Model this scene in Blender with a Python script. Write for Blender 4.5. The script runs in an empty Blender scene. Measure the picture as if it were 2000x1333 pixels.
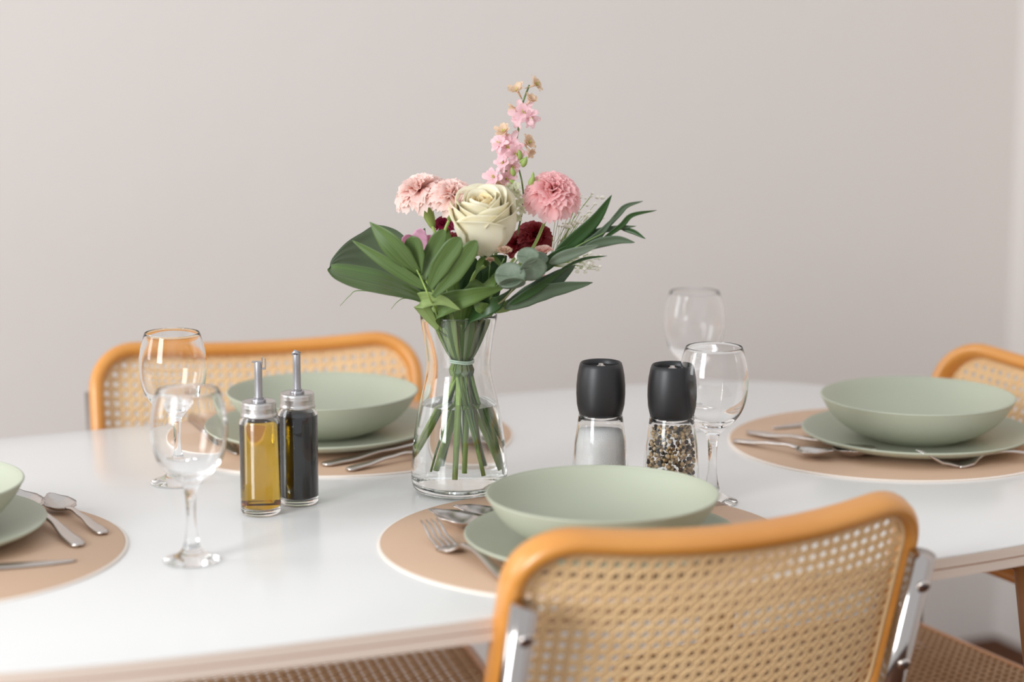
import bpy, math, random
from mathutils import Vector, Matrix
PI = math.pi
S = bpy.context.scene
C = S.collection

# ------------------------------------------------------------ camera
FPX, HORIZON, CAMZ = 4400.0, -127.0, 1.3266
PITCH = math.atan((666.5 - HORIZON) / FPX)
cd = bpy.data.cameras.new('camera')
cd.sensor_width = 36.0
cd.lens = FPX / 2000.0 * 36.0
cd.clip_start = 0.05
cd.clip_end = 60
cd.dof.use_dof = True
cd.dof.focus_distance = 2.33
cd.dof.aperture_fstop = 2.25
cam = bpy.data.objects.new('camera', cd)
C.objects.link(cam)
cam.location = (0, 0, CAMZ)
cam.rotation_euler = (PI / 2 - PITCH, 0, 0)
S.camera = cam

# ------------------------------------------------------------ colour management, world, lights
S.view_settings.view_transform = 'Standard'
S.view_settings.look = 'None'
S.view_settings.gamma = 1.0
S.view_settings.use_curve_mapping = False
S.view_settings.exposure = 0.0
S.cycles.max_bounces = 24
S.cycles.transmission_bounces = 24
S.cycles.glossy_bounces = 24
S.cycles.diffuse_bounces = 4
W = bpy.data.worlds.new('daylight')
S.world = W
W.use_nodes = True
W.node_tree.nodes['Background'].inputs[0].default_value = (0.93, 0.968, 1.0, 1)
W.node_tree.nodes['Background'].inputs[1].default_value = 0.86


def window_light(name, loc, target, sx, sy, power, col):
    l = bpy.data.lights.new(name, 'AREA')
    l.shape = 'RECTANGLE'
    l.size = sx
    l.size_y = sy
    l.energy = power
    l.color = col
    o = bpy.data.objects.new(name, l)
    C.objects.link(o)
    o.location = loc
    o.rotation_euler = (Vector(target) - Vector(loc)).to_track_quat('-Z', 'Y').to_euler()
    return o


window_light('window_daylight', (-2.3, -0.25, 1.75), (0.0, 2.3, 0.9), 1.1, 1.7, 96, (0.95, 0.985, 1.0))
window_light('window_daylight', (-3.2, 2.1, 1.7), (0.0, 2.5, 0.9), 1.0, 1.6, 30, (0.95, 0.985, 1.0))


# ------------------------------------------------------------ picture rays to places in the room
def ray(px, py):
    xc = (px - 1000) / FPX
    yc = -(py - 666.5) / FPX
    return Vector((xc, math.cos(PITCH) + yc * math.sin(PITCH), -math.sin(PITCH) + yc * math.cos(PITCH)))


def at(px, py, z=0.75):
    r = ray(px, py)
    return r * ((z - CAMZ) / r.z) + Vector((0, 0, CAMZ))


def P(px, py, Y):
    r = ray(px, py)
    return r * (Y / r.y) + Vector((0, 0, CAMZ))


# ------------------------------------------------------------ materials
def principled(name):
    m = bpy.data.materials.new(name)
    m.use_nodes = True
    return m, m.node_tree, m.node_tree.nodes['Principled BSDF']


def rgb(c):
    def f(v):
        v /= 255.0
        return v / 12.92 if v <= 0.04045 else ((v + 0.055) / 1.055) ** 2.4
    return (f(c[0]), f(c[1]), f(c[2]), 1)


def mat(name, col, rough=0.5, metal=0.0, noise=None, bump=None, col2=None, scale=(1, 1, 1), spec=None, coat=0, sheen=0):
    """col in 0-255 sRGB; noise=(scale, amount of col2); bump=(scale, strength, distance)"""
    m, nt, b = principled(name)
    b.inputs['Base Color'].default_value = rgb(col)
    b.inputs['Roughness'].default_value = rough
    b.inputs['Metallic'].default_value = metal
    if spec is not None:
        b.inputs['Specular IOR Level'].default_value = spec
    if coat:
        b.inputs['Coat Weight'].default_value = coat
        b.inputs['Coat Roughness'].default_value = 0.15
    if noise or bump:
        tc = nt.nodes.new('ShaderNodeTexCoord')
        mp = nt.nodes.new('ShaderNodeMapping')
        mp.inputs['Scale'].default_value = scale
        nt.links.new(tc.outputs['Object'], mp.inputs[0])
    if noise:
        n = nt.nodes.new('ShaderNodeTexNoise')
        n.inputs['Scale'].default_value = noise[0]
        n.inputs['Detail'].default_value = 5
        nt.links.new(mp.outputs[0], n.inputs['Vector'])
        r = nt.nodes.new('ShaderNodeValToRGB')
        r.color_ramp.elements[0].position = 0.5 - noise[1] / 2
        r.color_ramp.elements[1].position = 0.5 + noise[1] / 2
        r.color_ramp.elements[0].color = rgb(col)
        r.color_ramp.elements[1].color = rgb(col2)
        nt.links.new(n.outputs['Fac'], r.inputs[0])
        nt.links.new(r.outputs[0], b.inputs['Base Color'])
    if bump:
        n = nt.nodes.new('ShaderNodeTexNoise')
        n.inputs['Scale'].default_value = bump[0]
        n.inputs['Detail'].default_value = 4
        nt.links.new(mp.outputs[0], n.inputs['Vector'])
        bp = nt.nodes.new('ShaderNodeBump')
        bp.inputs['Strength'].default_value = bump[1]
        bp.inputs['Distance'].default_value = bump[2]
        nt.links.new(n.outputs['Fac'], bp.inputs['Height'])
        nt.links.new(bp.outputs[0], b.inputs['Normal'])
    return m


def glass(name, col=(1, 1, 1), ior=1.45, rough=0.0):
    m = bpy.data.materials.new(name)
    m.use_nodes = True
    nt = m.node_tree
    nt.nodes.remove(nt.nodes['Principled BSDF'])
    g = nt.nodes.new('ShaderNodeBsdfGlass')
    g.inputs['Color'].default_value = (*col, 1)
    g.inputs['IOR'].default_value = ior
    g.inputs['Roughness'].default_value = rough
    nt.links.new(g.outputs[0], nt.nodes['Material Output'].inputs[0])
    return m


def liquid(name, col, dens, ior=1.36):
    m = glass(name, (1, 1, 1), ior)
    nt = m.node_tree
    v = nt.nodes.new('ShaderNodeVolumeAbsorption')
    v.inputs['Color'].default_value = (*col, 1)
    v.inputs['Density'].default_value = dens
    nt.links.new(v.outputs[0], nt.nodes['Material Output'].inputs['Volume'])
    return m


def leafy(name, col, col2, veins=60, rough=0.4, trans=0.25, tip=None, under=None):
    """plant material: two tones in stripes along the blade (UV), light passing through"""
    m, nt, b = principled(name)
    b.inputs['Roughness'].default_value = rough
    uv = nt.nodes.new('ShaderNodeUVMap')
    mp = nt.nodes.new('ShaderNodeMapping')
    mp.inputs['Scale'].default_value = (veins, 1.2, 1)
    nt.links.new(uv.outputs[0], mp.inputs[0])
    n = nt.nodes.new('ShaderNodeTexNoise')
    n.inputs['Scale'].default_value = 1.0
    n.inputs['Detail'].default_value = 3
    nt.links.new(mp.outputs[0], n.inputs['Vector'])
    r = nt.nodes.new('ShaderNodeValToRGB')
    r.color_ramp.elements[0].position = 0.3
    r.color_ramp.elements[1].position = 0.7
    r.color_ramp.elements[0].color = rgb(col)
    r.color_ramp.elements[1].color = rgb(col2)
    nt.links.new(n.outputs['Fac'], r.inputs[0])
    out = r.outputs[0]
    if tip is not None:            # own colour of the petal's edge
        sep = nt.nodes.new('ShaderNodeSeparateXYZ')
        nt.links.new(uv.outputs[0], sep.inputs[0])
        r2 = nt.nodes.new('ShaderNodeValToRGB')
        r2.color_ramp.elements[0].position = tip[1]
        r2.color_ramp.elements[1].position = tip[2]
        r2.color_ramp.elements[0].color = (0, 0, 0, 1)
        r2.color_ramp.elements[1].color = (1, 1, 1, 1)
        nt.links.new(sep.outputs[1], r2.inputs[0])
        mx = nt.nodes.new('ShaderNodeMix')
        mx.data_type = 'RGBA'
        nt.links.new(r2.outputs[0], mx.inputs['Factor'])
        nt.links.new(out, mx.inputs['A'])
        mx.inputs['B'].default_value = rgb(tip[0])
        out = mx.outputs['Result']
    if under is not None:          # the blade's other side has its own colour
        ge = nt.nodes.new('ShaderNodeNewGeometry')
        mu = nt.nodes.new('ShaderNodeMix')
        mu.data_type = 'RGBA'
        nt.links.new(ge.outputs['Backfacing'], mu.inputs['Factor'])
        nt.links.new(out, mu.inputs['A'])
        mu.inputs['B'].default_value = rgb(under)
        out = mu.outputs['Result']
    nt.links.new(out, b.inputs['Base Color'])
    tr = nt.nodes.new('ShaderNodeBsdfTranslucent')
    nt.links.new(out, tr.inputs[0])
    ms = nt.nodes.new('ShaderNodeMixShader')
    ms.inputs[0].default_value = trans
    nt.links.new(b.outputs[0], ms.inputs[1])
    nt.links.new(tr.outputs[0], ms.inputs[2])
    nt.links.new(ms.outputs[0], nt.nodes['Material Output'].inputs[0])
    return m


M = {}
M['wall'] = mat('wall_plaster', (230, 223, 218), 0.75, noise=(1.1, 0.5), col2=(228, 220, 215), bump=(9, 0.25, 0.004))
M['floor'] = mat('dark_wood_floor', (96, 58, 34), 0.7, noise=(3, 0.6), col2=(76, 44, 26), scale=(1, 14, 1), spec=0.15)
M['white_top'] = mat('white_laminate', (233, 231, 229), 0.2, bump=(300, 0.02, 0.0005))
M['ply'] = mat('pale_plywood', (236, 218, 204), 0.5, noise=(6, 0.6), col2=(229, 207, 190), scale=(1, 1, 60))
M['groove'] = mat('dark_plywood_line', (176, 120, 84), 0.6)
M['table_wood'] = mat('honey_table_wood', (206, 154, 100), 0.45, noise=(8, 0.6), col2=(186, 130, 78), scale=(8, 8, 1))
M['chair_wood'] = mat('honey_beech', (226, 158, 78), 0.33, noise=(9, 0.7), col2=(206, 132, 54), scale=(1, 1, 4), coat=0.35)
M['cane'] = mat('natural_cane', (250, 216, 166), 0.5, noise=(40, 0.7), col2=(242, 202, 148))
M['seat_cane'] = mat('seat_cane', (214, 178, 138), 0.55, noise=(40, 0.7), col2=(194, 154, 112))
M['chrome'] = mat('chrome', (182, 175, 171), 0.1, 1.0)
M['steel'] = mat('brushed_steel', (206, 198, 193), 0.27, 1.0, bump=(400, 0.05, 0.0003))
M['cap_steel'] = mat('cap_steel', (206, 201, 198), 0.3, 1.0, bump=(300, 0.08, 0.0003))
M['spout_grey'] = mat('spout_grey_metal', (176, 174, 178), 0.28, 0.85)
M['sage'] = mat('sage_stoneware', (180, 183, 163), 0.42, noise=(5, 0.8), col2=(176, 179, 160), bump=(160, 0.05, 0.0006))
M['mat_tan'] = mat('tan_leatherette', (209, 176, 149), 0.62, noise=(4, 0.8), col2=(204, 169, 141), bump=(700, 0.25, 0.0005))
M['mat_edge'] = mat('pale_mat_edge', (240, 226, 214), 0.6)
M['black'] = mat('matt_black_plastic', (33, 32, 34), 0.42, bump=(500, 0.05, 0.0003))
M['glass'] = glass('clear_glass', (0.997, 1.0, 0.998), 1.42)
M['thin_glass'] = glass('crystal', (1.0, 1.0, 1.0), 1.38)
M['water'] = glass('water', (0.998, 1.0, 0.997), 1.333)
M['oil'] = liquid('olive_oil', (0.89, 0.76, 0.0), 115, 1.47)
M['vinegar'] = mat('dark_vinegar', (16, 12, 14), 0.12)
M['salt'] = mat('salt', (246, 242, 240), 0.7, bump=(900, 0.8, 0.002))
M['pep1'] = mat('black_peppercorn', (62, 50, 44), 0.7)
M['pep2'] = mat('tan_peppercorn', (196, 164, 122), 0.7)
M['pep3'] = mat('pale_peppercorn', (222, 200, 168), 0.7)
M['leaf_dark'] = leafy('dark_leaf', (44, 72, 36), (62, 94, 46), 30, 0.38, 0.18)
M['leaf_mid'] = leafy('mid_leaf', (80, 106, 50), (112, 138, 70), 24, 0.4, 0.22)
M['leaf_fern'] = leafy('fern_leaf', (78, 102, 50), (106, 130, 70), 16, 0.42, 0.2)
M['leaf_asp'] = leafy('broad_leaf', (56, 84, 38), (92, 126, 54), 44, 0.3, 0.25, under=(92, 108, 84))
M['leaf_light'] = leafy('light_leaf', (146, 170, 96), (172, 192, 126), 18, 0.45, 0.35)
M['leaf_under'] = leafy('leaf_underside', (172, 182, 150), (146, 162, 122), 26, 0.5, 0.3)
M['leaf_grey'] = leafy('grey_green_leaf', (84, 104, 80), (106, 122, 98), 14, 0.45, 0.2)
M['euca'] = leafy('eucalyptus', (100, 118, 94), (132, 142, 124), 4, 0.5, 0.2)
M['stem'] = leafy('green_stem', (146, 176, 84), (174, 196, 112), 6, 0.4, 0.1)
M['stem_dark'] = leafy('dark_stem', (96, 126, 66), (128, 150, 88), 6, 0.4, 0.1)
M['stem_brown'] = leafy('woody_stem', (112, 96, 70), (92, 104, 62), 6, 0.5, 0.1)
M['rose'] = leafy('cream_rose', (251, 243, 214), (253, 248, 230), 6, 0.5, 0.3)
M['rose_heart'] = leafy('warm_cream_rose_heart', (248, 228, 178), (250, 236, 198), 6, 0.5, 0.3)
M['carn'] = leafy('peach_pink_carnation', (240, 148, 124), (247, 178, 158), 10, 0.6, 0.4, tip=((255, 230, 222), 0.35, .95))
M['carn2'] = leafy('pink_carnation', (236, 106, 100), (242, 146, 140), 10, 0.6, 0.4, tip=((252, 206, 206), 0.35, .95))
M['red'] = leafy('dark_red_carnation', (120, 14, 26), (150, 20, 34), 10, 0.6, 0.2)
M['magenta'] = leafy('magenta_petal', (170, 24, 84), (140, 16, 62), 8, 0.6, 0.3)
M['lark'] = leafy('larkspur_pink', (248, 208, 217), (252, 224, 228), 8, 0.55, 0.4, tip=((244, 196, 196), 0.6, 1.0))
M['lark2'] = leafy('larkspur_peach', (240, 208, 190), (232, 214, 178), 8, 0.55, 0.4, tip=((228, 192, 160), 0.6, 1.0))
M['alst'] = leafy('lilac_pink_petal', (244, 150, 110), (232, 176, 206), 10, 0.5, 0.35, tip=((240, 190, 214), 0.1, 0.4))
M['bud'] = leafy('green_bud', (160, 186, 96), (190, 204, 130), 4, 0.5, 0.3)
M['blush'] = leafy('blush_bud', (232, 206, 182), (222, 186, 164), 6, 0.6, 0.3)
M['white_bud'] = mat('white_tiny_flower', (244, 240, 228), 0.7)
M['band'] = mat('clear_rubber_band', (196, 214, 196), 0.35)
M['dark_centre'] = mat('dark_flower_centre', (70, 20, 30), 0.7)
M['pollen'] = mat('yellow_green_centre', (196, 190, 104), 0.7)


# ------------------------------------------------------------ mesh makers: return (verts, faces, uvs or None)
def merge(*ms):
    V, F, U = [], [], []
    for m in ms:
        o = len(V)
        V += m[0]
        F += [tuple(i + o for i in f) for f in m[1]]
        U += m[2] if len(m) > 2 and m[2] else [(0.5, 0.5)] * len(m[0])
    return V, F, U


def lathe(prof, n=64, c=(0, 0, 0)):
    V, F = [], []
    rings = []
    for r, z in prof:
        if r < 1e-6:
            rings.append([len(V)])
            V.append((c[0], c[1], c[2] + z))
        else:
            rings.append(list(range(len(V), len(V) + n)))
            for k in range(n):
                a = 2 * PI * k / n
                V.append((c[0] + r * math.cos(a), c[1] + r * math.sin(a), c[2] + z))
    for A, B in zip(rings, rings[1:]):
        for k in range(n):
            k2 = (k + 1) % n
            if len(A) == 1 and len(B) == 1:
                continue
            if len(A) == 1:
                F.append((A[0], B[k2], B[k]))
            elif len(B) == 1:
                F.append((A[k], A[k2], B[0]))
            else:
                F.append((A[k], A[k2], B[k2], B[k]))
    return V, F, None


def smooth_path(pts, n=8):
    """Catmull-Rom"""
    pts = [Vector(p) for p in pts]
    if len(pts) < 3:
        return [pts[0].lerp(pts[-1], i / n) for i in range(n + 1)]
    q = [pts[0] * 2 - pts[1]] + pts + [pts[-1] * 2 - pts[-2]]
    out = []
    for i in range(1, len(q) - 2):
        a, b, c, d = q[i - 1:i + 3]
        for k in range(n):
            t = k / n
            out.append(0.5 * ((2 * b) + (c - a) * t + (2 * a - 5 * b + 4 * c - d) * t * t + (3 * b - a - 3 * c + d) * t ** 3))
    out.append(pts[-1])
    return out


def fillet(pts, rad, n=6):
    pts = [Vector(p) for p in pts]
    out = [pts[0]]
    for i in range(1, len(pts) - 1):
        a, b, c = pts[i - 1:i + 2]
        d1, d2 = (a - b), (c - b)
        r = min(rad, d1.length * 0.49, d2.length * 0.49)
        p1, p2 = b + d1.normalized() * r, b + d2.normalized() * r
        for k in range(n + 1):
            t = k / n
            out.append(p1 * (1 - t) ** 2 + b * 2 * t * (1 - t) + p2 * t * t)
    out.append(pts[-1])
    return out


def tube(pts, rad, n=10, closed=False, cap=True):
    pts = [Vector(p) for p in pts]
    m = len(pts)
    rad = rad if isinstance(rad, (list, tuple)) else [rad] * m
    V, F, U = [], [], []
    t0 = (pts[1] - pts[0]).normalized()
    up = Vector((0, 0, 1)) if abs(t0.z) < 0.9 else Vector((1, 0, 0))
    nrm = t0.cross(up).normalized()
    for i, p in enumerate(pts):
        if closed:
            t = (pts[(i + 1) % m] - pts[i - 1]).normalized()
        else:
            t = (pts[min(i + 1, m - 1)] - pts[max(i - 1, 0)]).normalized()
        nrm = (nrm - t * nrm.dot(t)).normalized()
        b = t.cross(nrm)
        for k in range(n):
            a = 2 * PI * k / n
            V.append(tuple(p + (nrm * math.cos(a) + b * math.sin(a)) * rad[i]))
            U.append((k / n, i / m))
    for i in range(m if closed else m - 1):
        j = (i + 1) % m
        for k in range(n):
            k2 = (k + 1) % n
            F.append((i * n + k, i * n + k2, j * n + k2, j * n + k))
    if cap and not closed:
        F.append(tuple(range(n))[::-1])
        F.append(tuple((m - 1) * n + k for k in range(n)))
    return V, F, U


def sheet(fn, nu, nv):
    V, F, U = [], [], []
    for j in range(nv + 1):
        for i in range(nu + 1):
            u, v = i / nu, j / nv
            V.append(tuple(fn(u, v)))
            U.append((u, v))
    for j in range(nv):
        for i in range(nu):
            a = j * (nu + 1) + i
            F.append((a, a + 1, a + nu + 2, a + nu + 1))
    return V, F, U


def box(lo, hi, bev=0.0):
    x0, y0, z0 = lo
    x1, y1, z1 = hi
    V = [(x0, y0, z0), (x1, y0, z0), (x1, y1, z0), (x0, y1, z0), (x0, y0, z1), (x1, y0, z1), (x1, y1, z1), (x0, y1, z1)]
    F = [(0, 3, 2, 1), (4, 5, 6, 7), (0, 1, 5, 4), (1, 2, 6, 5), (2, 3, 7, 6), (3, 0, 4, 7)]
    return V, F, None


def ball(c, r, n=8, sq=1.0):
    pr = [(r * math.sin(PI * k / (n // 2 + 1)), -r * sq * math.cos(PI * k / (n // 2 + 1))) for k in range(n // 2 + 2)]
    pr[0] = (0, -r * sq)
    pr[-1] = (0, r * sq)
    return lathe(pr, n, c)


def blade(path, width, wdir, nu=6, nseg=8, fold=0.15, prof=None, curl=0.0, wave=0.0, twist=0.0):
    """leaf along PATH (points), full WIDTH, its width lying along WDIR"""
    pts = smooth_path(path, nseg)
    m = len(pts) - 1
    wd = Vector(wdir).normalized()
    if prof is None:
        prof = lambda t: (math.sin(PI * min(1, t ** 0.8)) ** 0.75) if 0 < t < 1 else 0.0

    def fn(u, v):
        i = int(round(v * m))
        p = pts[i]
        t = (pts[min(i + 1, m)] - pts[max(i - 1, 0)]).normalized()
        w = (wd - t * wd.dot(t)).normalized()
        nn = t.cross(w)
        if twist:
            w = Matrix.Rotation(twist * v, 3, t) @ w
            nn = t.cross(w)
        x = (u - 0.5) * 2
        hw = width / 2 * max(prof(v), 0.02)
        return p + w * x * hw + nn * (abs(x) * hw * fold + curl * hw * x * x + wave * hw * math.sin(9 * v * PI + (2 if x > 0 else 0)) * abs(x))
    return sheet(fn, nu, m)


def obj(name, me, m, parent=None, base=None, smooth=True, kind=None, thick=None):
    V, F = me[0], me[1]
    if base is not None:
        b = Vector(base)
        V = [(v[0] - b.x, v[1] - b.y, v[2] - b.z) for v in V]
    d = bpy.data.meshes.new(name)
    d.from_pydata([tuple(v) for v in V], [], F)
    if len(me) > 2 and me[2]:
        uv = d.uv_layers.new(name='UVMap')
        vi = [0] * len(d.loops)
        d.loops.foreach_get('vertex_index', vi)
        flat = []
        for i in vi:
            flat += me[2][i]
        uv.data.foreach_set('uv', flat)
    if smooth:
        d.shade_smooth()
    mats = m if isinstance(m, list) else [m]
    for x in mats:
        d.materials.append(x if not isinstance(x, str) else M[x])
    o = bpy.data.objects.new(name, d)
    C.objects.link(o)
    if parent is not None:
        o.parent = parent
    if kind:
        o['kind'] = kind
    if thick:
        s = o.modifiers.new('thickness', 'SOLIDIFY')
        s.thickness = thick
        s.offset = 0
    return o


def sharp(o, ang=35):
    o.data.set_sharp_from_angle(angle=math.radians(ang))
    return o


def thing(name, label, cat, loc=(0, 0, 0), rotz=0.0, group=None):
    o = bpy.data.objects.new(name, None)
    C.objects.link(o)
    o.location = loc
    o.rotation_euler = (0, 0, rotz)
    o['label'] = label
    o['category'] = cat
    if group:
        o['group'] = group
    return o


def dup(root, loc, rotz, label, group=None):
    r = root.copy()
    C.objects.link(r)
    r.location = loc
    r.rotation_euler = (0, 0, rotz)
    r['label'] = label
    if group:
        r['group'] = group
    for ch in list(root.children):
        c = ch.copy()
        C.objects.link(c)
        c.parent = r
        for g in ch.children:
            e = g.copy()
            C.objects.link(e)
            e.parent = c
    return r


# ------------------------------------------------------------ the room
TH = math.radians(23.7)                       # the table's long axis
AX, NX = Vector((math.cos(TH), math.sin(TH), 0)), Vector((-math.sin(TH), math.cos(TH), 0))


def TP(a, n, z=0.0):
    return AX * a + NX * n + Vector((0, 0, z))


corner = Vector((0.93, 4.16, 0))


def slab(name, p, dirv, length, height, thick, outward, m):
    d, o_ = Vector(dirv), Vector(outward)
    q = [p, p + d * length, p + d * length + o_ * thick, p + o_ * thick]
    V = [tuple(v) for v in q] + [tuple(v + Vector((0, 0, height))) for v in q]
    F = [(0, 3, 2, 1), (4, 5, 6, 7), (0, 1, 5, 4), (1, 2, 6, 5), (2, 3, 7, 6), (3, 0, 4, 7)]
    o = obj(name, (V, F, None), m, smooth=False)
    o['kind'] = 'structure'
    return o


slab('wall_back', corner + AX * 0.12, -AX, 6.5, 2.7, 0.12, NX, 'wall')
slab('wall_right', corner, -NX, 5.5, 2.7, 0.12, AX, 'wall')
fl = obj('floor', box((-6, -3.5, -0.1), (3.6, 6.0, 0.0)), 'floor', smooth=False)
fl['kind'] = 'structure'

# ------------------------------------------------------------ dining table
TA, TN, THL, THW, TTOP = 0.838, 2.149, 0.728, 0.437, 0.75


def outline(hl, hw, n=160, e=4.6):
    out = []
    for k in range(n):
        t = 2 * PI * k / n
        c, s = math.cos(t), math.sin(t)
        out.append((math.copysign(abs(c) ** (2 / e), c) * hl, math.copysign(abs(s) ** (2 / e), s) * hw))
    return out


def slab_outline(layers, n=160):
    """layers: list of (half length, half width, z) bottom to top, capped"""
    V, F = [], []
    for hl, hw, z in layers:
        V += [(x, y, z) for x, y in outline(hl, hw, n)]
    for i in range(len(layers) - 1):
        for k in range(n):
            k2 = (k + 1) % n
            F.append((i * n + k, i * n + k2, (i + 1) * n + k2, (i + 1) * n + k))
    F.append(tuple(range(n))[::-1])
    F.append(tuple((len(layers) - 1) * n + k for k in range(n)))
    return V, F, None


table = thing('dining_table', 'white topped dining table with pale plywood edge and rounded ends', 'table', TP(TA, TN, 0), TH)
b = 0.0015
top = obj('tabletop', slab_outline([(THL - .002, THW - .002, .7475), (THL - .001, THW - .001, .7485), (THL - .0016, THW - .0016, .7497), (THL - .003, THW - .003, .75)]), 'white_top', table)
sharp(top)
sharp(obj('edge_band', slab_outline([(THL, THW, .7385), (THL, THW, .7475)]), 'ply', table))['label'] = 'pale plywood edge of the top'
sharp(obj('edge_groove', slab_outline([(THL - .0015, THW - .0015, .7370), (THL - .0015, THW - .0015, .7385)]), 'groove', table))
sharp(obj('under_panel', slab_outline([(THL - .004, THW - .004, .7265), (THL, THW, .728), (THL, THW, .7370)]), 'ply', table))
for sx in (-1, 1):
    for sy in (-1, 1):
        tx, ty = sx * (THL - .199), sy * (THW - .085)
        leg = tube([(tx, ty, .727), (tx + sx * .012, ty + sy * .006, .62), (tx + sx * .085, ty + sy * .035, 0.0)], [.027, .026, .015], 20)
        obj('leg', leg, 'table_wood', table)
for sx in (-1, 1):
    obj('rail', box((sx * (THL - .22) - .012, -(THW - .1), .695), (sx * (THL - .22) + .012, THW - .1, .7268)), 'table_wood', table, smooth=False)
for sy in (-1, 1):
    obj('rail', box((-(THL - .22), sy * (THW - .13) - .011, .695), (THL - .22, sy * (THW - .13) + .011, .7268)), 'table_wood', table, smooth=False)

# ------------------------------------------------------------ cane chair (bent wood frames, woven cane, chrome cantilever tube)
CW, CZT, CSAG, CREC, CDIP = 0.3975, 0.830, 0.030, 0.317, 0.016
BH = 0.245


def back_pt(x, w, off=0.0):
    u = x / (CW / 2)
    return Vector((x, -CSAG * (1 - u * u) + w * math.sin(CREC) + off * math.cos(CREC),
                   CZT - w * math.cos(CREC) - CDIP * (1 - u * u) + off * math.sin(CREC)))


def rrect(hx, hy, r, n=8, sub=8):
    out = []
    cs = [(hx - r, hy - r, 0), (-hx + r, hy - r, 90), (-hx + r, -hy + r, 180), (hx - r, -hy + r, 270)]
    for i, (cx, cy, a0) in enumerate(cs):
        for k in range(n + 1):
            a = math.radians(a0 + 90 * k / n)
            out.append((cx + r * math.cos(a), cy + r * math.sin(a)))
        nx = cs[(i + 1) % 4]
        a = math.radians(nx[2])
        q = (nx[0] + r * math.cos(a), nx[1] + r * math.sin(a))
        p = out[-1]
        for k in range(1, sub):
            out.append((p[0] + (q[0] - p[0]) * k / sub, p[1] + (q[1] - p[1]) * k / sub))
    return out


def sdf(x, y, hx, hy, r):
    qx, qy = abs(x) - hx + r, abs(y) - hy + r
    return math.hypot(max(qx, 0), max(qy, 0)) + min(max(qx, qy), 0) - r


def cane_mesh(hx, hy, r, mp, pitch=0.012, d=0.0017, w=0.0024, t=0.0006):
    V, F = [], []
    R = hx + hy
    st = pitch / 4
    lines = []
    n = int(R / pitch) + 2
    for i in range(-n, n + 1):
        for s in (-1, 1):
            lines.append(((i * pitch + s * d, 0), (0, 1), s, .2))
            lines.append(((0, i * pitch + s * d), (1, 0), -s, .2))
        c = (i + 0.5) * pitch
        lines.append(((c / 2, c / 2), (.70711, -.70711), 1, 1.0))
        lines.append(((c / 2, -c / 2), (.70711, .70711), -1, 1.0))
    for (p0, dr, sg, lay) in lines:
        prev = None
        diag = lay == 1.0
        stp = st * (1.41421 if diag else 1)
        m = int(R * 1.2 / stp) + 1
        for k in range(-m, m + 1):
            x, y = p0[0] + dr[0] * k * stp, p0[1] + dr[1] * k * stp
            if sdf(x, y, hx, hy, r) > 0:
                prev = None
                continue
            z = sg * 0.0004 * math.cos(PI * k / 2) + (0.0003 * sg if diag else 0)
            px_, py_ = -dr[1] * w / 2, dr[0] * w / 2
            i0 = len(V)
            V += [mp(x + px_, y + py_, z - t), mp(x - px_, y - py_, z - t), mp(x - px_, y - py_, z + t * .6), mp(x, y, z + t), mp(x + px_, y + py_, z + t * .6)]
            if prev is not None:
                for q in range(5):
                    q2 = (q + 1) % 5
                    F.append((prev + q, i0 + q, i0 + q2, prev + q2))
            prev = i0
    return V, F, None


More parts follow.
